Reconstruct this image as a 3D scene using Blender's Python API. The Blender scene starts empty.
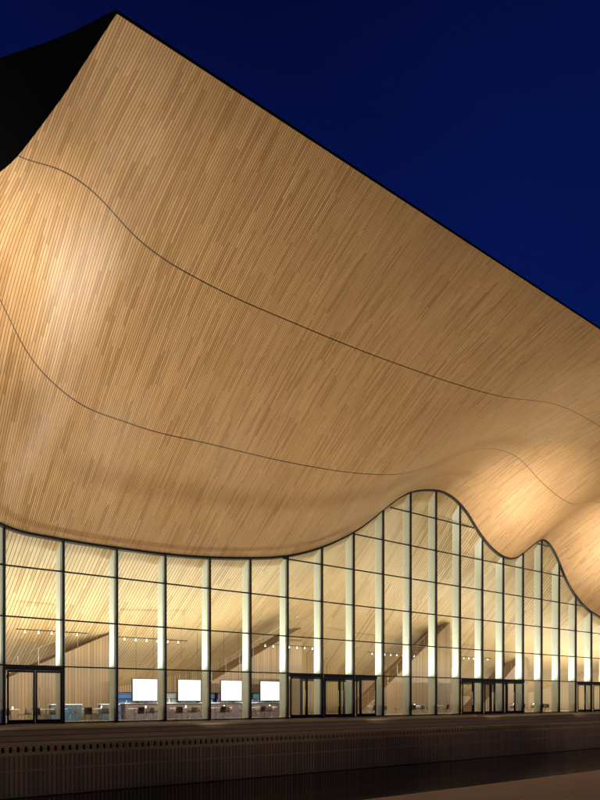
import bpy, math, random
import numpy as np
random.seed(4)
S=bpy.context.scene
COL=S.collection
S.view_settings.view_transform='Standard'; S.view_settings.look='None'; S.view_settings.exposure=0
S.view_settings.gamma=1

# ---------------------------------------------------------------- helpers
class M:
    def __init__(s): s.v=[]; s.f=[]
    def box(s,x0,x1,y0,y1,z0,z1):
        b=len(s.v)
        s.v+=[(x0,y0,z0),(x1,y0,z0),(x1,y1,z0),(x0,y1,z0),(x0,y0,z1),(x1,y0,z1),(x1,y1,z1),(x0,y1,z1)]
        for q in ((0,3,2,1),(4,5,6,7),(0,1,5,4),(1,2,6,5),(2,3,7,6),(3,0,4,7)): s.f.append(tuple(b+i for i in q))
        return s
    def quad(s,*p):
        b=len(s.v); s.v+=list(p); s.f.append(tuple(range(b,b+len(p)))); return s
    def cyl(s,cx,cy,z0,z1,r0,r1=None,n=16):
        r1=r0 if r1 is None else r1; b=len(s.v)
        for k in range(n):
            a=2*math.pi*k/n; s.v.append((cx+r0*math.cos(a),cy+r0*math.sin(a),z0))
        for k in range(n):
            a=2*math.pi*k/n; s.v.append((cx+r1*math.cos(a),cy+r1*math.sin(a),z1))
        for k in range(n):
            j=(k+1)%n; s.f.append((b+k,b+j,b+n+j,b+n+k))
        s.f.append(tuple(b+k for k in range(n))[::-1]); s.f.append(tuple(b+n+k for k in range(n)))
        return s
    def bar(s,p,q,r,n=6):
        p=np.array(p,float); q=np.array(q,float); d=q-p; d/=np.linalg.norm(d)
        a=np.cross(d,(0,0,1)); 
        if np.linalg.norm(a)<.1: a=np.cross(d,(1,0,0))
        a/=np.linalg.norm(a); c=np.cross(d,a); b=len(s.v)
        for e in (p,q):
            for k in range(n):
                t=2*math.pi*k/n; s.v.append(tuple(e+r*(a*math.cos(t)+c*math.sin(t))))
        for k in range(n):
            j=(k+1)%n; s.f.append((b+k,b+j,b+n+j,b+n+k))
        s.f.append(tuple(b+k for k in range(n))[::-1]); s.f.append(tuple(b+n+k for k in range(n)))
        return s
    def obj(s,name,mat,parent=None,smooth=False,loc=None):
        me=bpy.data.meshes.new(name); me.from_pydata(s.v,[],s.f); me.update()
        if mat: me.materials.append(mat)
        if smooth:
            for p in me.polygons: p.use_smooth=True
        o=bpy.data.objects.new(name,me); COL.objects.link(o)
        if parent: o.parent=parent
        if loc: o.location=loc
        return o
def empty(name,loc,label,cat,group=None):
    o=bpy.data.objects.new(name,None); COL.objects.link(o); o.location=loc
    o["label"]=label; o["category"]=cat
    if group: o["group"]=group
    return o
def copy_tree(o,loc):
    n=o.copy(); COL.objects.link(n); n.location=loc
    def rec(a,b):
        for c in a.children:
            k=c.copy(); COL.objects.link(k); k.parent=b; rec(c,k)
    rec(o,n); return n

def mat(name): 
    m=bpy.data.materials.new(name); m.use_nodes=True
    nt=m.node_tree; return m,nt,nt.nodes["Principled BSDF"]
class N:
    def __init__(s,nt): s.nt=nt
    def new(s,t,**k):
        n=s.nt.nodes.new(t)
        for a,b in k.items(): setattr(n,a,b)
        return n
    def L(s,a,b): s.nt.links.new(a,b)
    def math(s,op,a,b=None,c=None):
        n=s.new('ShaderNodeMath',operation=op)
        for i,x in enumerate((a,b,c)):
            if x is None: continue
            if isinstance(x,(int,float)): n.inputs[i].default_value=x
            else: s.L(x,n.inputs[i])
        return n.outputs[0]
    def mix(s,f,a,b,blend='MIX'):
        n=s.new('ShaderNodeMix',data_type='RGBA',blend_type=blend)
        for i,x in ((0,f),(6,a),(7,b)):
            if isinstance(x,(int,float)): n.inputs[i].default_value=x
            elif isinstance(x,tuple): n.inputs[i].default_value=(*x,1) if len(x)==3 else x
            else: s.L(x,n.inputs[i])
        return n.outputs[2]
    def noise(s,vec,scale,detail=3):
        n=s.new('ShaderNodeTexNoise'); n.inputs['Scale'].default_value=scale; n.inputs['Detail'].default_value=detail
        s.L(vec,n.inputs['Vector']); return n.outputs[0]
def simple(name,col,rough=.6,metal=0,var=.15,scale=3,emit=None,es=0):
    m,nt,b=mat(name); n=N(nt)
    tc=n.new('ShaderNodeTexCoord')
    f=n.noise(tc.outputs['Object'],scale)
    c=n.mix(f,tuple(x*(1-var) for x in col),tuple(min(1,x*(1+var)) for x in col))
    n.L(c,b.inputs['Base Color']); b.inputs['Roughness'].default_value=rough; b.inputs['Metallic'].default_value=metal
    if emit: b.inputs['Emission Color'].default_value=(*emit,1); b.inputs['Emission Strength'].default_value=es
    return m

def slat_mat(name,ca,cb,cc,w=.16,Ln=2.6,seams=(),groove=.16,axis=0,rough=.42,swap=False,joint=.0,gd=.72,bump=.35,grain=.4,big_=.4):
    m,nt,b=mat(name); n=N(nt)
    tc=n.new('ShaderNodeTexCoord'); sp=n.new('ShaderNodeSeparateXYZ'); n.L(tc.outputs['Object'],sp.inputs[0])
    X=sp.outputs[0]; Y=sp.outputs[1 if not swap else 2]
    if axis==1: X,Y=Y,X
    xs=n.math('DIVIDE',X,w); fx=n.math('FLOOR',xs); fr=n.math('FRACT',xs)
    w1=n.new('ShaderNodeTexWhiteNoise',noise_dimensions='1D'); n.L(fx,w1.inputs['W'])
    yy=n.math('ADD',n.math('DIVIDE',Y,Ln),n.math('MULTIPLY',w1.outputs[0],9.7)); fy=n.math('FLOOR',yy)
    cb_=n.new('ShaderNodeCombineXYZ'); n.L(fx,cb_.inputs[0]); n.L(fy,cb_.inputs[1])
    w2=n.new('ShaderNodeTexWhiteNoise',noise_dimensions='2D'); n.L(cb_.outputs[0],w2.inputs['Vector'])
    r=n.new('ShaderNodeValToRGB'); n.L(w2.outputs[0],r.inputs[0])
    e=r.color_ramp.elements; e[0].position=0; e[0].color=(*cc,1); e[1].position=1; e[1].color=(*ca,1)
    k=r.color_ramp.elements.new(.3); k.color=(*cb,1); k=r.color_ramp.elements.new(.8); k.color=(*[(p+q)/2 for p,q in zip(ca,cb)],1)
    big=n.noise(tc.outputs['Object'],.35,4)
    col=n.mix(n.math('MULTIPLY',big,big_),r.outputs[0],tuple(x*.7 for x in cb))
    mp=n.new('ShaderNodeMapping'); n.L(tc.outputs['Object'],mp.inputs[0])
    mp.inputs['Scale'].default_value=(14,1.2,1.2) if axis==0 else (1.2,14,14)
    gr=n.noise(mp.outputs[0],2.0,4)
    col=n.mix(n.math('MULTIPLY',gr,grain),col,tuple(x*.5 for x in cb))
    g=n.math('GREATER_THAN',fr,1-groove)
    if joint>0:
        fry=n.math('FRACT',yy); g2=n.math('MULTIPLY',n.math('LESS_THAN',fry,joint),.4)
        g=n.math('MAXIMUM',g,g2)
    col=n.mix(n.math('MULTIPLY',g,gd),col,(.03,.016,.008))
    for sm in seams:
        q=n.math('LESS_THAN',n.math('ABSOLUTE',n.math('ADD',sp.outputs[1],sm)),.022)
        col=n.mix(n.math('MULTIPLY',q,.9),col,(.02,.012,.008))
    n.L(col,b.inputs['Base Color'])
    bp=n.new('ShaderNodeBump'); bp.inputs['Strength'].default_value=bump; bp.inputs['Distance'].default_value=.02
    n.L(n.math('SUBTRACT',n.math('ADD',n.math('MULTIPLY',w2.outputs[0],.3),1),g),bp.inputs['Height'])
    n.L(bp.outputs[0],b.inputs['Normal'])
    n.L(n.math('ADD',rough,n.math('MULTIPLY',w2.outputs[0],.12)),b.inputs['Roughness'])
    return m

OAK=slat_mat("oak_slats",(.61,.375,.172),(.48,.282,.12),(.34,.188,.075),w=.095,Ln=1.3,seams=(5.53,11.07),groove=.22,rough=.34,gd=.76,bump=.12,grain=.28,big_=.55)
OAKIN=slat_mat("inner_oak_slats",(.60,.43,.23),(.50,.345,.175),(.34,.215,.10),w=.2,groove=.18,gd=.85)
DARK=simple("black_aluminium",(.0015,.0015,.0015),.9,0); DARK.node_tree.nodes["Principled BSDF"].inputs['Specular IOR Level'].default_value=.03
FRAME=simple("dark_frame",(.02,.02,.02),.45,.4)
FIN=simple("painted_fin",(.72,.77,.70),.5,0,.05,1.5)
PLAST=simple("pale_plaster",(.45,.40,.31),.7)
STONE=simple("terrace_concrete",(.12,.10,.08),.7,0,.3,1.3)
FLOOR=simple("foyer_floor",(.34,.29,.22),.25,0,.15,.8)
WALLW=slat_mat("quay_vertical_boards",(.16,.095,.048),(.11,.065,.034),(.06,.037,.02),w=.17,Ln=50,groove=.36,swap=True,rough=.6,gd=1,bump=.8)
KERBW=slat_mat("quay_horizontal_boards",(.29,.185,.10),(.22,.14,.075),(.15,.095,.05),w=.22,Ln=4,groove=.14,axis=1,swap=True,rough=.7,gd=.9,joint=.01)
RAILW=slat_mat("weathered_rail_boards",(.18,.11,.057),(.13,.08,.042),(.08,.05,.027),w=.26,Ln=3,groove=.1,axis=1,swap=True,rough=.7,gd=.9,joint=.01)
STEEL=simple("brushed_steel",(.45,.45,.44),.35,.9)
WHITE=simple("white_laminate",(.75,.75,.72),.4,0,.04)
TEAL=simple("teal_panel",(.03,.08,.13),.5)
SEAT=simple("chair_shell",(.14,.10,.07),.45)
# glass
m,nt,b=mat("clear_glass"); n=N(nt); nt.nodes.remove(b)
out=[x for x in nt.nodes if x.type=='OUTPUT_MATERIAL'][0]
tr=n.new('ShaderNodeBsdfTransparent'); tr.inputs[0].default_value=(.93,.95,.91,1)
gl=n.new('ShaderNodeBsdfGlossy'); gl.inputs['Roughness'].default_value=.02
lw=n.new('ShaderNodeLayerWeight'); lw.inputs[0].default_value=.25
mx=n.new('ShaderNodeMixShader'); n.L(n.math('MULTIPLY',lw.outputs[0],.5),mx.inputs[0]); n.L(tr.outputs[0],mx.inputs[1]); n.L(gl.outputs[0],mx.inputs[2]); n.L(mx.outputs[0],out.inputs[0])
GLASS=m
def emis(name,col,st):
    m,nt,b=mat(name); b.inputs['Base Color'].default_value=(*col,1)
    b.inputs['Emission Color'].default_value=(*col,1); b.inputs['Emission Strength'].default_value=st; return m
# menu screen: faint grey rows on glowing white
m,nt,b=mat("lit_menu_screen"); n=N(nt); tc=n.new('ShaderNodeTexCoord'); sp=n.new('ShaderNodeSeparateXYZ'); n.L(tc.outputs['Object'],sp.inputs[0])
f=n.noise(tc.outputs['Object'],2.6,3); c=n.mix(f,(.7,.9,.84),(1,1,.93))
row=n.math('GREATER_THAN',n.math('FRACT',n.math('MULTIPLY',sp.outputs[2],5.0)),.5)
mp=n.new('ShaderNodeMapping'); mp.inputs['Scale'].default_value=(2.5,1,9); n.L(tc.outputs['Object'],mp.inputs[0])
f3=n.math('GREATER_THAN',n.noise(mp.outputs[0],1.5,2),.46)
inside=n.math('LESS_THAN',n.math('ABSOLUTE',sp.outputs[0]),.7)
c=n.mix(n.math('MULTIPLY',n.math('MULTIPLY',n.math('MULTIPLY',row,f3),inside),.4),c,(.3,.4,.4))
b.inputs['Base Color'].default_value=(.1,.1,.1,1); n.L(c,b.inputs['Emission Color']); b.inputs['Emission Strength'].default_value=1.25; SCREEN=m
LAMP=emis("lamp_glow",(1,.96,.85),7)
# water
m,nt,b=mat("dark_water"); n=N(nt)
b.inputs['Base Color'].default_value=(.002,.002,.003,1); b.inputs['Roughness'].default_value=.07; b.inputs['IOR'].default_value=1.33
tc=n.new('ShaderNodeTexCoord'); mp=n.new('ShaderNodeMapping'); mp.inputs['Scale'].default_value=(.25,1.6,1); n.L(tc.outputs['Object'],mp.inputs[0])
f=n.noise(mp.outputs[0],1.1,4); bp=n.new('ShaderNodeBump'); bp.inputs['Strength'].default_value=.05; bp.inputs['Distance'].default_value=.03
n.L(f,bp.inputs['Height']); n.L(bp.outputs[0],b.inputs['Normal']); WATER=m
m,nt,b=mat("tan_paving"); n=N(nt)
tc=n.new('ShaderNodeTexCoord'); mp=n.new('ShaderNodeMapping'); mp.inputs['Scale'].default_value=(.35,3,1); n.L(tc.outputs['Object'],mp.inputs[0])
f=n.noise(mp.outputs[0],1.3,6); f2=n.noise(tc.outputs['Object'],9,5)
c=n.mix(f,(.42,.31,.20),(.66,.52,.36)); c=n.mix(n.math('MULTIPLY',f2,.35),c,(.27,.21,.14))
n.L(c,b.inputs['Base Color']); b.inputs['Roughness'].default_value=.8; b.inputs['Specular IOR Level'].default_value=.2
bp=n.new('ShaderNodeBump'); bp.inputs['Strength'].default_value=.15; bp.inputs['Distance'].default_value=.01; n.L(f2,bp.inputs['Height']); n.L(bp.outputs[0],b.inputs['Normal'])
PAVE=m

# ---------------------------------------------------------------- wave curves (metres, along facade / height)
EYE=1.3
def curve(pts):
    x=np.array([p[0] for p in pts],float); y=np.array([p[1] for p in pts],float)+EYE
    d=np.diff(y)/np.diff(x); h=np.diff(x); mm=np.zeros(len(x))
    for i in range(1,len(x)-1):
        mm[i]=(d[i-1]*h[i]+d[i]*h[i-1])/(h[i]+h[i-1])
    mm[0]=d[0]; mm[-1]=d[-1]
    g=np.arange(0,131,.1)
    def ev(t):
        t=np.clip(t,x[0],x[-1]); i=np.clip(np.searchsorted(x,t,side='right')-1,0,len(x)-2)
        s=(t-x[i])/h[i]
        return (2*s**3-3*s**2+1)*y[i]+(s**3-2*s**2+s)*h[i]*mm[i]+(-2*s**3+3*s**2)*y[i+1]+(s**3-s**2)*h[i]*mm[i+1]
    v=ev(g); k=np.exp(-.5*(np.arange(-12,13)*.1/.45)**2); k/=k.sum()
    vp=np.pad(v,12,mode='edge'); v=np.convolve(vp,k,'valid')
    return lambda t: float(np.interp(t,g,v))
Fp=[(4,16),(6,15),(7.4,13),(8.4,10.8),(9.3,9.2),(10.3,8.7),(13.3,8.38),(16.7,8.34),(20.5,8.43),(24.7,8.82),(28.7,9.5),(32.2,10.75),(35.1,12.3),(37.7,14.2),(39.8,15.6),(42.2,16.4),(45.0,16.55),(47.2,15.6),(49.2,13.9),(51.6,12.65),(54.1,12.5),(56.6,13.9),(58.8,14.9),(60.8,13.8),(62.6,11.6),(65.3,9.6),(69.2,8.35),(76,8.1),(84,9.5),(92,13),(98,15),(104,13),(112,9.5),(130,9)]
F=curve(Fp)
S2=curve([(3,20),(6,19.6),(7.5,18.7),(8.8,16.87),(9.6,15.3),(11.3,13.8),(14.7,13.1),(19.1,13.15),(25.1,13.35),(29.8,13.8),(33.4,14.5),(36.3,15.6),(40.6,17.6),(44.1,18.45),(46.7,18.3),(49.4,17.2),(53.8,16.2),(58.7,17.1),(61,16.4),(63.5,14.8),(66,13.5),(69.2,12.7),(76,12.4),(84,13.3),(92,15.6),(98,16.9),(104,15.6),(112,13.3),(130,13)])
S1=curve([(3,19.4),(6.5,19.3),(7.9,19.1),(9.3,19.4),(10.8,19.05),(12.1,18.2),(13.4,17.78),(15.2,17.55),(20.6,17.45),(27.4,17.65),(36.2,18.4),(43,19.6),(48.2,19.5),(54,18.8),(59,19.0),(66,17.3),(76,16.6),(92,18.2),(98,18.8),(104,18.2),(112,16.9),(130,16.8)])
EAVE=20.7+EYE
DE=16.6
def surf(t,D):
    p=[F(t),S2(t),S1(t),EAVE]; s=D/DE*3; i=min(2,int(s)); u=s-i
    a=p[i-1] if i>0 else 2*p[0]-p[1]
    b,c=p[i],p[i+1]
    d=p[i+2] if i<2 else 2*p[3]-p[2]
    m0=(c-a)/2; m1=(d-b)/2
    return (2*u**3-3*u**2+1)*b+(u**3-2*u**2+u)*m0+(-2*u**3+3*u**2)*c+(u**3-u**2)*m1
TEND=118.5
def tend(D): return float(np.interp(D,[-16,0,5.5,10,13.7,16.6],[4.5,4.5,6.2,7.5,8.5,9.0]))
def tmap(tj,D): return tj+(tend(D)-4.5)*max(0,1-(tj-4.5)/12)

hall=empty("concert_hall",(60,0,0),"large waterfront concert hall with wavy oak soffit over glowing glass facade","building")
hl=(-60,0,0)
def part(m,name,mt,smooth=False,parent=None):
    o=m.obj(name,mt,parent or hall,smooth)
    if parent is None: o.location=hl
    return o
# soffit
ts=list(np.arange(4.5,TEND+.01,.3)); Ds=list(np.linspace(0,DE,67))
m=M()
for D in Ds:
    for t in ts:
        tt=tmap(t,D); m.v.append((tt,-D,surf(tt,D)))
W=len(ts)
for i in range(len(Ds)-1):
    for j in range(W-1):
        a=i*W+j; m.f.append((a,a+1,a+W+1,a+W))
part(m,"soffit",OAK,True)
# inner ceiling sweeping down to the foyer back wall
YB=13.0
def Bz(t): return 1.7+.5*(F(min(129,t+6))-9.6)
def inner(t,y):
    s=y/YB; 
    return F(t)*(1-s)+Bz(t)*s - .9*math.sin(math.pi*s)*0.6
ys=np.linspace(0.0,YB,27); m=M()
for y in ys:
    for t in ts: m.v.append((t,y,inner(t,y)))
for i in range(len(ys)-1):
    for j in range(W-1):
        a=i*W+j; m.f.append((a,a+W,a+W+1,a+1))
part(m,"inner_ceiling",OAKIN,True)
m=M()
for j in range(W-1):
    m.quad((ts[j],YB,0),(ts[j+1],YB,0),(ts[j+1],YB,Bz(ts[j+1])),(ts[j],YB,Bz(ts[j])))
part(m,"back_wall",OAKIN)
# roof, fascia, gable
def roofz(D): return EAVE+.08+(DE-D)*.36
m=M(); RD=[DE+.03]+list(np.linspace(DE,-15,40))
for k in range(len(RD)-1):
    a,b=RD[k],RD[k+1]
    m.quad((tend(a)-.05,-a,roofz(a)),(TEND+.1,-a,roofz(a)),(TEND+.1,-b,roofz(b)),(tend(b)-.05,-b,roofz(b)))
part(m,"roof",DARK)
m=M().box(tend(DE)-.02,TEND,-DE-.03,-DE-.002,EAVE-.02,EAVE+.07); part(m,"fascia",DARK)
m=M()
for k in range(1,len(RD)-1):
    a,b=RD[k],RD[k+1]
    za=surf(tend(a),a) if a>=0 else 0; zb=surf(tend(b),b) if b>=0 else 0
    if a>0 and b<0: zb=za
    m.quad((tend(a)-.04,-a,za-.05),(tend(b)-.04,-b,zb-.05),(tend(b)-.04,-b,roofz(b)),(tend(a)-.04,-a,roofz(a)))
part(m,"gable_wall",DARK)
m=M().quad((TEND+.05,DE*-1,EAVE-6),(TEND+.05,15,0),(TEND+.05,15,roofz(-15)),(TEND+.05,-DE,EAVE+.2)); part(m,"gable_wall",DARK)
m=M().quad((4.4,15,0),(TEND,15,0),(TEND,15,roofz(-15)),(4.4,15,roofz(-15))); part(m,"rear_wall",DARK)
m=M().box(4.3,4.45,0.02,14.9,0,roofz(0)-.4); part(m,"side_wall",PLAST)
m=M().quad((4.5,0.1,.012),(TEND,0.1,.012),(TEND,YB,.012),(4.5,YB,.012)); part(m,"foyer_floor",FLOOR)

# glazing bays
rows=[0.06,3.0,5.45,8.0,10.55,13.1,15.65,18.2]
T0=10.5
DOORS={0,6,7,8,12,13,14,18,19}
for i in range(-2,36):
    t0=T0+3*i; t1=t0+3
    if t1>TEND: break
    g=M(); seg=[t0+3*k/8 for k in range(9)]
    g.v+= [(t,0,.06) for t in seg]+[(t,0,F(t)) for t in seg]
    for k in range(8): g.f.append((k,k+1,10+k,9+k))
    win=part(g,"window",GLASS)
    fr=M(); fr.box(t0-.04,t0+.04,-.07,.07,0,F(t0))
    for z in rows:
        run=[t for t in seg if F(t)>z+.05]
        if len(run)>1:
            a=max(run[0],t0+.04); b=min(run[-1],t1-.04)
            fr.box(a,b,-.06,.06,z-.035,z+.035)
    fo=fr.obj("frame",FRAME,win)
    c=M(); c.box(t0-.13,t0+.13,.1,.72,0.02,F(t0)+.02)
    co=c.obj("mullion_fin",FIN,win)
    if i in DOORS:
        d=M(); half=(i==8)
        leaves=((t0+.12,t0+2.1),) if half else ((t0+.12,t0+1.48),(t0+1.52,t1-.12))
        for a,b in leaves:
            d.box(a,a+.08,-.16,-.09,.03,2.75); d.box(b-.08,b,-.16,-.09,.03,2.75)
            d.box(a+.08,b-.08,-.16,-.09,2.65,2.75); d.box(a+.08,b-.08,-.16,-.09,.03,.25)
        d.box(t0+.06,(t0+2.16) if half else (t1-.06),-.18,-.075,2.76,3.02)
        do=part(d,"door",FRAME)
        h=M()
        for a in ((t0+1.85,) if half else (t0+1.3,t0+1.7)): h.bar((a,-.24,.8),(a,-.24,1.9),.025); h.bar((a,-.24,.9),(a,-.15,.9),.015); h.bar((a,-.24,1.8),(a,-.15,1.8),.015)
        h.obj("handle",STEEL,do)
# curved head trim
m=M(); tt=np.arange(4.5,TEND,.25)
for t in tt:
    z=F(t); m.v+=[(t,-.12,z-.05),(t,.10,z-.10),(t,.10,z+.02),(t,-.12,z+.06)]
for k in range(len(tt)-1):
    for q in range(4):
        a=4*k+q; b=4*k+(q+1)%4; m.f.append((a,b,b+4,a+4))
part(m,"head_trim",FRAME)

def vestibule(t0,t1):
    e=empty("entrance_vestibule",((t0+t1)/2,2,0),"black framed glass entrance vestibule inside the foyer doors","entrance",group="entrance vestibules")
    w=(t1-t0)/2; f=M()
    for x in (-w,0,w):
        for y in (-.9,.9): f.box(x-.07,x+.07,y-.07,y+.07,.02,2.6)
    f.box(-w-.07,w+.07,-.99,.99,2.601,2.9)
    f.obj("frame",FRAME,e)
    for y in (-.85,.85):
        for a,b in ((-w+.07,-.07),(.07,w-.07)):
            M().quad((a,y,.05),(b,y,.05),(b,y,2.6),(a,y,2.6)).obj("pane",GLASS,e)
    return e
vestibule(32.0,36.2); vestibule(49.8,54.6)

WEDGEW=slat_mat("shaded_fold_oak",(.33,.21,.105),(.26,.16,.08),(.17,.105,.05),w=.2,groove=.14)  # darker oak carries the shading of the wave's steep folds
def wedge(t0,t1,y0,y1,h,label):  # wedge stands in for a sloping timber plane of the inner wave
    m=M(); m.v=[(t0,y0,0.02),(t1,y0,0.02),(t1,y0,h),(t0,y1,0.02),(t1,y1,.02),(t1,y1,h)]
    m.f=[(0,1,2),(3,5,4),(0,2,5,3),(1,4,5,2),(0,3,4,1)]
    e=empty("foyer_fold_wedge",(t0,y0,0),label,"timber wedge",group="foyer timber wedges")
    o=m.obj("wedge_flank",WEDGEW,e); o.location=(-t0,-y0,0)
    r=M(); 
    L=t1-t0
    for k in range(int(L/1.2)+1):
        x=k*1.2; z=h*x/L; r.bar((x,.05,z),(x,.05,z+1),.01)
    r.bar((0,.05,1),(L,.05,h+1),.015); r.obj("handrail",STEEL,e)
ST="dark oak wedge standing in for a shaded fold of the wooden wave"
wedge(21.5,34.5,5.9,8.0,6.9,ST)
wedge(41,53,6.3,8.4,8.6,ST)
wedge(7.0,19.0,5.9,8.0,5.6,ST)
wedge(57,66,6.3,8.4,6.5,ST)

for k,t in enumerate((20.2,23.4,26.7,30.0)):
    e=empty("menu_screen",(t,4,1.87),"glowing white menu screen hanging above the foyer bar","screen",group="menu screens over the bar")
    M().box(-.90,.90,.0,.08,-.74,.74).obj("casing",FRAME,e)
    s=M().quad((-.84,-.004,-.68),(.84,-.004,-.68),(.84,-.004,.68),(-.84,-.004,.68)); s.obj("display",SCREEN,e)
    x=M(); x.bar((-.6,.04,.74),(-.6,.04,4.0),.008); x.bar((.6,.04,.74),(.6,.04,4.0),.008); x.obj("hanger",FRAME,e)
# bar counter
e=empty("bar_counter",(25,4.6,0),"long foyer bar counter with pale top and dark front","counter")
M().box(-6,6,-.3,.3,.02,1.0).obj("counter_front",simple("bar_front",(.12,.08,.09),.5),e)
M().box(-6.1,6.1,-.4,.4,1.002,1.06).obj("counter_top",WHITE,e)
random.seed(9)
GL=[simple("bottle%d"%k,c,.2) for k,c in enumerate(((.35,.45,.4),(.15,.25,.5),(.4,.1,.4),(.6,.6,.55)))]
for k in range(44):
    x=-5.8+k*.265+random.uniform(-.05,.05); y=random.uniform(-.2,.25); h=random.uniform(.14,.36)
    M().cyl(x,y,1.062,1.062+h*.65,.05,n=8).cyl(x,y,1.063+h*.65,1.062+h,.03,.02,n=8).obj("bottle",GL[k%4],e)
e=empty("back_bar_shelving",(25.0,5.45,0),"dark back bar shelving with blue and violet lit panels","shelving")
s=M()
for x in np.linspace(-6,6,9): s.box(x-.03,x+.03,0,.35,.02,1.7)
for z in (.4,.9,1.3): s.box(-5.96,5.96,.01,.34,z,z+.04)
s.box(-6.03,6.03,-.01,.36,1.702,1.75); s.obj("carcass",FRAME,e)
for k,x in enumerate(np.linspace(-5.25,5.25,8)):
    M().box(x-.6,x+.6,.36,.38,.1,1.68).obj("panel",simple("bar_panel%d"%k,[(.06,.12,.2),(.14,.09,.2),(.25,.24,.2),(.07,.14,.15)][k%4],.5,0,.1,3,[(.08,.18,.4),(.25,.12,.42),(.4,.4,.36),(.1,.22,.25)][k%4],.6),e)
for t,w_ in ((15.3,.9),(18.0,.6)):
    e=empty("display_plinth",(t,4.3,0),"low dark blue display plinth with white cap","display plinth",group="foyer display plinths")
    M().box(-w_,w_,0,.4,.02,.95).obj("body",TEAL,e); M().box(-w_-.04,w_+.04,-.04,.44,.952,1.0).obj("cap",WHITE,e)

# cafe furniture
def table():
    e=empty("cafe_table",(0,0,0),"round white cafe table with steel pedestal","table",group="foyer cafe tables")
    M().cyl(0,0,.72,.75,.42,n=28).obj("tabletop",WHITE,e); M().cyl(0,0,.05,.72,.035).obj("pedestal",STEEL,e); M().cyl(0,0,.015,.05,.26,.2,n=24).obj("base",STEEL,e)
    return e
def chair():
    e=empty("cafe_chair",(0,0,0),"dark shell cafe chair with thin steel legs","chair",group="foyer cafe chairs")
    s=M().box(-.21,.21,-.2,.2,.44,.47); s.obj("seat",SEAT,e)
    s=M()
    P=[(x*.21,.2+.05*(1-x*x)+.10*(z-.47)/.4,z) for z in (.475,.6,.72,.84) for x in (-1,-.5,0,.5,1)]
    s.v=P; 
    for r in range(3):
        for c in range(4): a=r*5+c; s.f.append((a,a+1,a+6,a+5))
    o=s.obj("backrest",SEAT,e,True); md=o.modifiers.new("s",'SOLIDIFY'); md.thickness=.02
    for x in (-1,1):
        for y in (-1,1): M().bar((x*.17,y*.16,.44),(x*.22,y*.22,.02),.012).obj("leg",STEEL,e)
    return e
LAMP2=emis("small_lamp_glow",(1,.93,.75),3)
def lantern():
    e=empty("table_lamp",(0,0,.752),"small glowing lamp standing on a cafe table","lamp",group="cafe table lamps")
    M().cyl(0,0,0,.02,.05,n=12).obj("base",STEEL,e); M().cyl(0,0,.021,.13,.035,n=12).obj("shade",LAMP2,e); return e
tb=table(); ch=chair(); lt=lantern(); first=True; random.seed(3)
spots=[(11.6,2.6),(13.2,1.7),(14.4,3.0),(15.6,1.7),(16.9,2.8),(18.4,1.8),(19.8,2.9),(21.2,1.8),(22.6,2.9),(24.0,1.8),(25.5,2.9),(27.2,2.0),(29.2,2.8),(38.3,2.0),(40.2,3.0),(42.2,1.9),(44.2,2.8),(46.0,1.9),(57,1.9),(58.8,3.0),(60.4,2.0),(62.6,2.2)]
for k,(x,y) in enumerate(spots):
    if k==0: tb.location=(x,y,0); lt.location=(x+.1,y,.752)
    else:
        copy_tree(tb,(x,y,0))
        if k%2==0: copy_tree(lt,(x-.08,y+.05,.752))
    for a in (random.uniform(0,1),random.uniform(1.9,2.7),random.uniform(3.8,4.8)):
        px=x+.72*math.cos(a); py=y+.72*math.sin(a)
        if first: c=ch; c.location=(px,py,0); first=False
        else: c=copy_tree(ch,(px,py,0))
        c.rotation_euler[2]=a-math.pi/2

def track(t0,n_,y,z):
    e=empty("light_track",(t0,y,z),"slim suspended track with small lit spotlights","lighting",group="foyer light tracks")
    L=n_*.75
    M().box(-.2,L+.2,-.025,.025,0,.05).obj("rail",FRAME,e)
    for x in (0,L/2,L): M().bar((x,0,.05),(x,0,max(.2,inner(t0+x,y)-z)),.008).obj("hanger",STEEL,e)
    for k in range(n_):
        s=M().cyl(k*.75+.3,0,-.13,-.002,.04,n=10); so=s.obj("spotlight",WHITE,e)
        M().cyl(k*.75+.3,0,-.15,-.132,.045,n=10).obj("lens",LAMP,so)
track(12.5,5,4,5.2); track(18.5,6,4,5.1); track(30,7,5,5.3); track(41.5,8,5.5,5.2); track(53,7,5.5,5.3)

# ---------------------------------------------------------------- setting
def structure(m,name,mt):
    o=m.obj(name,mt); o["kind"]="structure"; return o
structure(M().quad((-1500,-1500,-2.25),(1500,-1500,-2.25),(1500,1500,-2.25),(-1500,1500,-2.25)),"water",WATER)
structure(M().box(-60,160,-6.5,1200,-2.6,0),"terrace",STONE)
structure(M().box(-60,160,-10.3,-6.52,-2.6,-.82),"promenade",STONE)
structure(M().box(-160,240,-90,-19.5,-2.6,-2.1),"pavement",PAVE)
kb=empty("timber_kerb",(50,-6.6,0),"low timber clad kerb along the terrace edge","kerb")
M().box(-110,110,-.12,.12,-.80,.075).obj("cladding",KERBW,kb); M().box(-110,110,-.16,.3,.078,.12).obj("coping",KERBW,kb)
qw=empty("quay_wall",(50,-10.5,0),"dark timber boarded quay wall above the water","wall")
M().box(-110,110,-.08,.08,-2.2,-.74).obj("boarding",WALLW,qw); M().box(-110,110,-.2,.17,-.42,-.33).obj("coping",RAILW,qw)
M().box(-110,110,.0,.08,-.738,-.422).obj("slot_shade_board",DARK,qw)  # black board stands in for the shade inside the slots
M().box(-110,110,-.16,-.002,-.735,-.62).obj("rail",RAILW,qw); M().box(-110,110,-.14,-.082,-1.3,-1.24).obj("rail",RAILW,qw)
b_=M()
for k in range(600):
    x=-60+k*.27
    if x>100: break
    b_.box(x-.075,x+.075,-.12,-.002,-.618,-.422)
o=b_.obj("slot_blocks",RAILW,qw); o["kind"]="stuff"

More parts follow.
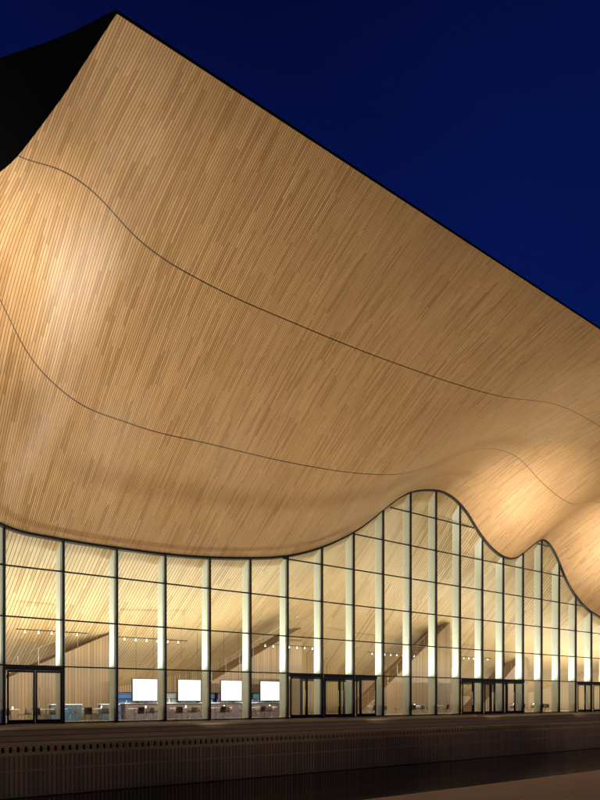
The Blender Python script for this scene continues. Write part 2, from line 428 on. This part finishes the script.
# ---------------------------------------------------------------- lights
def area(name,loc,rot,sx,sy,e,col,spread=180):
    l=bpy.data.lights.new(name,'AREA'); l.shape='RECTANGLE'; l.size=sx; l.size_y=sy; l.energy=e; l.color=col; l.spread=math.radians(spread)
    o=bpy.data.objects.new(name,l); COL.objects.link(o); o.location=loc; o.rotation_euler=rot; return o
WARM=(1,.865,.65)
PINK=(1,.85,.68)
def housing(e):
    h=M(); h.box(-.6,.6,-.2,-.17,0,.16); h.box(-.6,.6,.17,.2,0,.16); h.box(-.6,-.57,-.169,.169,0,.16); h.box(.57,.6,-.169,.169,0,.16); h.box(-.569,.569,-.169,.169,0,.03)
    h.obj("housing",FRAME,e)
from mathutils import Vector
def aim(frm,to): return (Vector(to)-Vector(frm)).to_track_quat('-Z','Y').to_euler()
def flood(t,y,z,to,e_,spread,where,col=WARM):
    e=empty("floodlight",(t,y,z),"low black floodlight on the %s aimed at the soffit"%where,"floodlight",group="%s floodlights"%where)
    housing(e)
    a=area("lamp",(0,0,.15),aim((t,y,z+.15),to),1.1,.3,e_,col,spread); a.parent=e
flood(-9,-22.5,-2.1,(6.5,-8,18.5),1000,70,"pavement")  # added out-of-view lamp that brightens the left fold
for k in range(9):
    t=6+11.5*k
    flood(t,-8.6,-.82,(t+5,-7.8,13),[320,310,290,280,360,360,400,400,400][k],122,"promenade",PINK)
for t,e_,to in ((-18,600,(8,-8,17)),(-2,540,(14,-7,13)),(12,600,(26,-8,14)),(26,680,(42,-8,14)),(40,950,(54,-6,14)),(55,900,(68,-7,13)),(70,1000,(84,-8,13))):
    flood(t,-27.5,-2.1,to,e_,85,"pavement")  # unseen floods added to even out the soffit light
flood(-11,-27.5,-2.1,(6.8,-7.5,19.0),330,20,"pavement",(1,.96,.92))  # narrow beam added for the sheen on the left fold
flood(28,-27.5,-2.1,(49.5,-4,16.5),480,20,"pavement",(1,.94,.9))  # added unseen beam, pale highlight on the first right fold
flood(42,-27.5,-2.1,(63.0,-5,15.5),480,20,"pavement",(1,.94,.9))  # same added beam for the next fold along
for k in range(4):
    area("kerb_fill_light",(-10+40*k,-10.15,-.52),(math.pi/2,0,0),39,.05,120,WARM)  # unseen strip added to lift the kerb face
    area("wall_fill_light",(-10+40*k,-19.3,-2.02),(math.radians(105),0,0),39,.05,60,WARM)  # added strip with no fixture, brightens the quay wall boards
COOL=(.95,.97,.82)
for k in range(4):
    t=18+28*k
    area("foyer_uplight",(t,1.1,3.05),(math.pi,0,0),27.5,.12,1450,COOL)
    area("foyer_uplight",(t,4.0,3.6),(math.radians(180),0,0),27.5,.12,640,(1,.93,.78))
    area("foyer_uplight",(t,10.2,.6),(math.radians(165),0,0),27.5,.12,420,(1,.90,.70))  # unseen fill added to light the rear ceiling
    area("foyer_front_fill",(t,1.0,2.95),(math.radians(76),0,0),27.5,.04,1150,(1,.93,.76))  # fill added to light the foyer front-on, no fixture

w=bpy.data.worlds.new("World"); S.world=w; w.use_nodes=True
nt=w.node_tree; n=N(nt); bg=nt.nodes['Background']
tc=n.new('ShaderNodeTexCoord'); sp=n.new('ShaderNodeSeparateXYZ'); n.L(tc.outputs['Generated'],sp.inputs[0])
r=n.new('ShaderNodeValToRGB'); 
nz=n.noise(tc.outputs['Generated'],2.2,3)
n.L(n.math('ADD',sp.outputs[2],n.math('MULTIPLY',n.math('SUBTRACT',nz,.5),.35)),r.inputs[0]); e=r.color_ramp.elements
e[0].position=.1; e[0].color=(.003,.018,.15,1); e[1].position=.85; e[1].color=(.0008,.0018,.022,1)
k=e.new(.48); k.color=(.0016,.007,.078,1)
sky=n.new('ShaderNodeTexSky',sky_type='NISHITA'); sky.sun_disc=False; sky.sun_elevation=math.radians(-6); sky.sun_rotation=math.radians(120)
c=n.mix(1.0,r.outputs[0],n.mix(1.0,sky.outputs[0],(.002,.002,.002),'MULTIPLY'),'ADD')
n.L(c,bg.inputs[0]); bg.inputs[1].default_value=1

cam=bpy.data.cameras.new("Camera"); co=bpy.data.objects.new("Camera",cam); COL.objects.link(co)
co.location=(0,-36.5,EYE); co.rotation_euler=(math.pi/2,0,-math.radians(38.98))
cam.sensor_fit='HORIZONTAL'; cam.sensor_width=36; cam.lens=42; cam.shift_y=299/600; cam.clip_end=5000; cam.clip_start=.1
S.camera=co
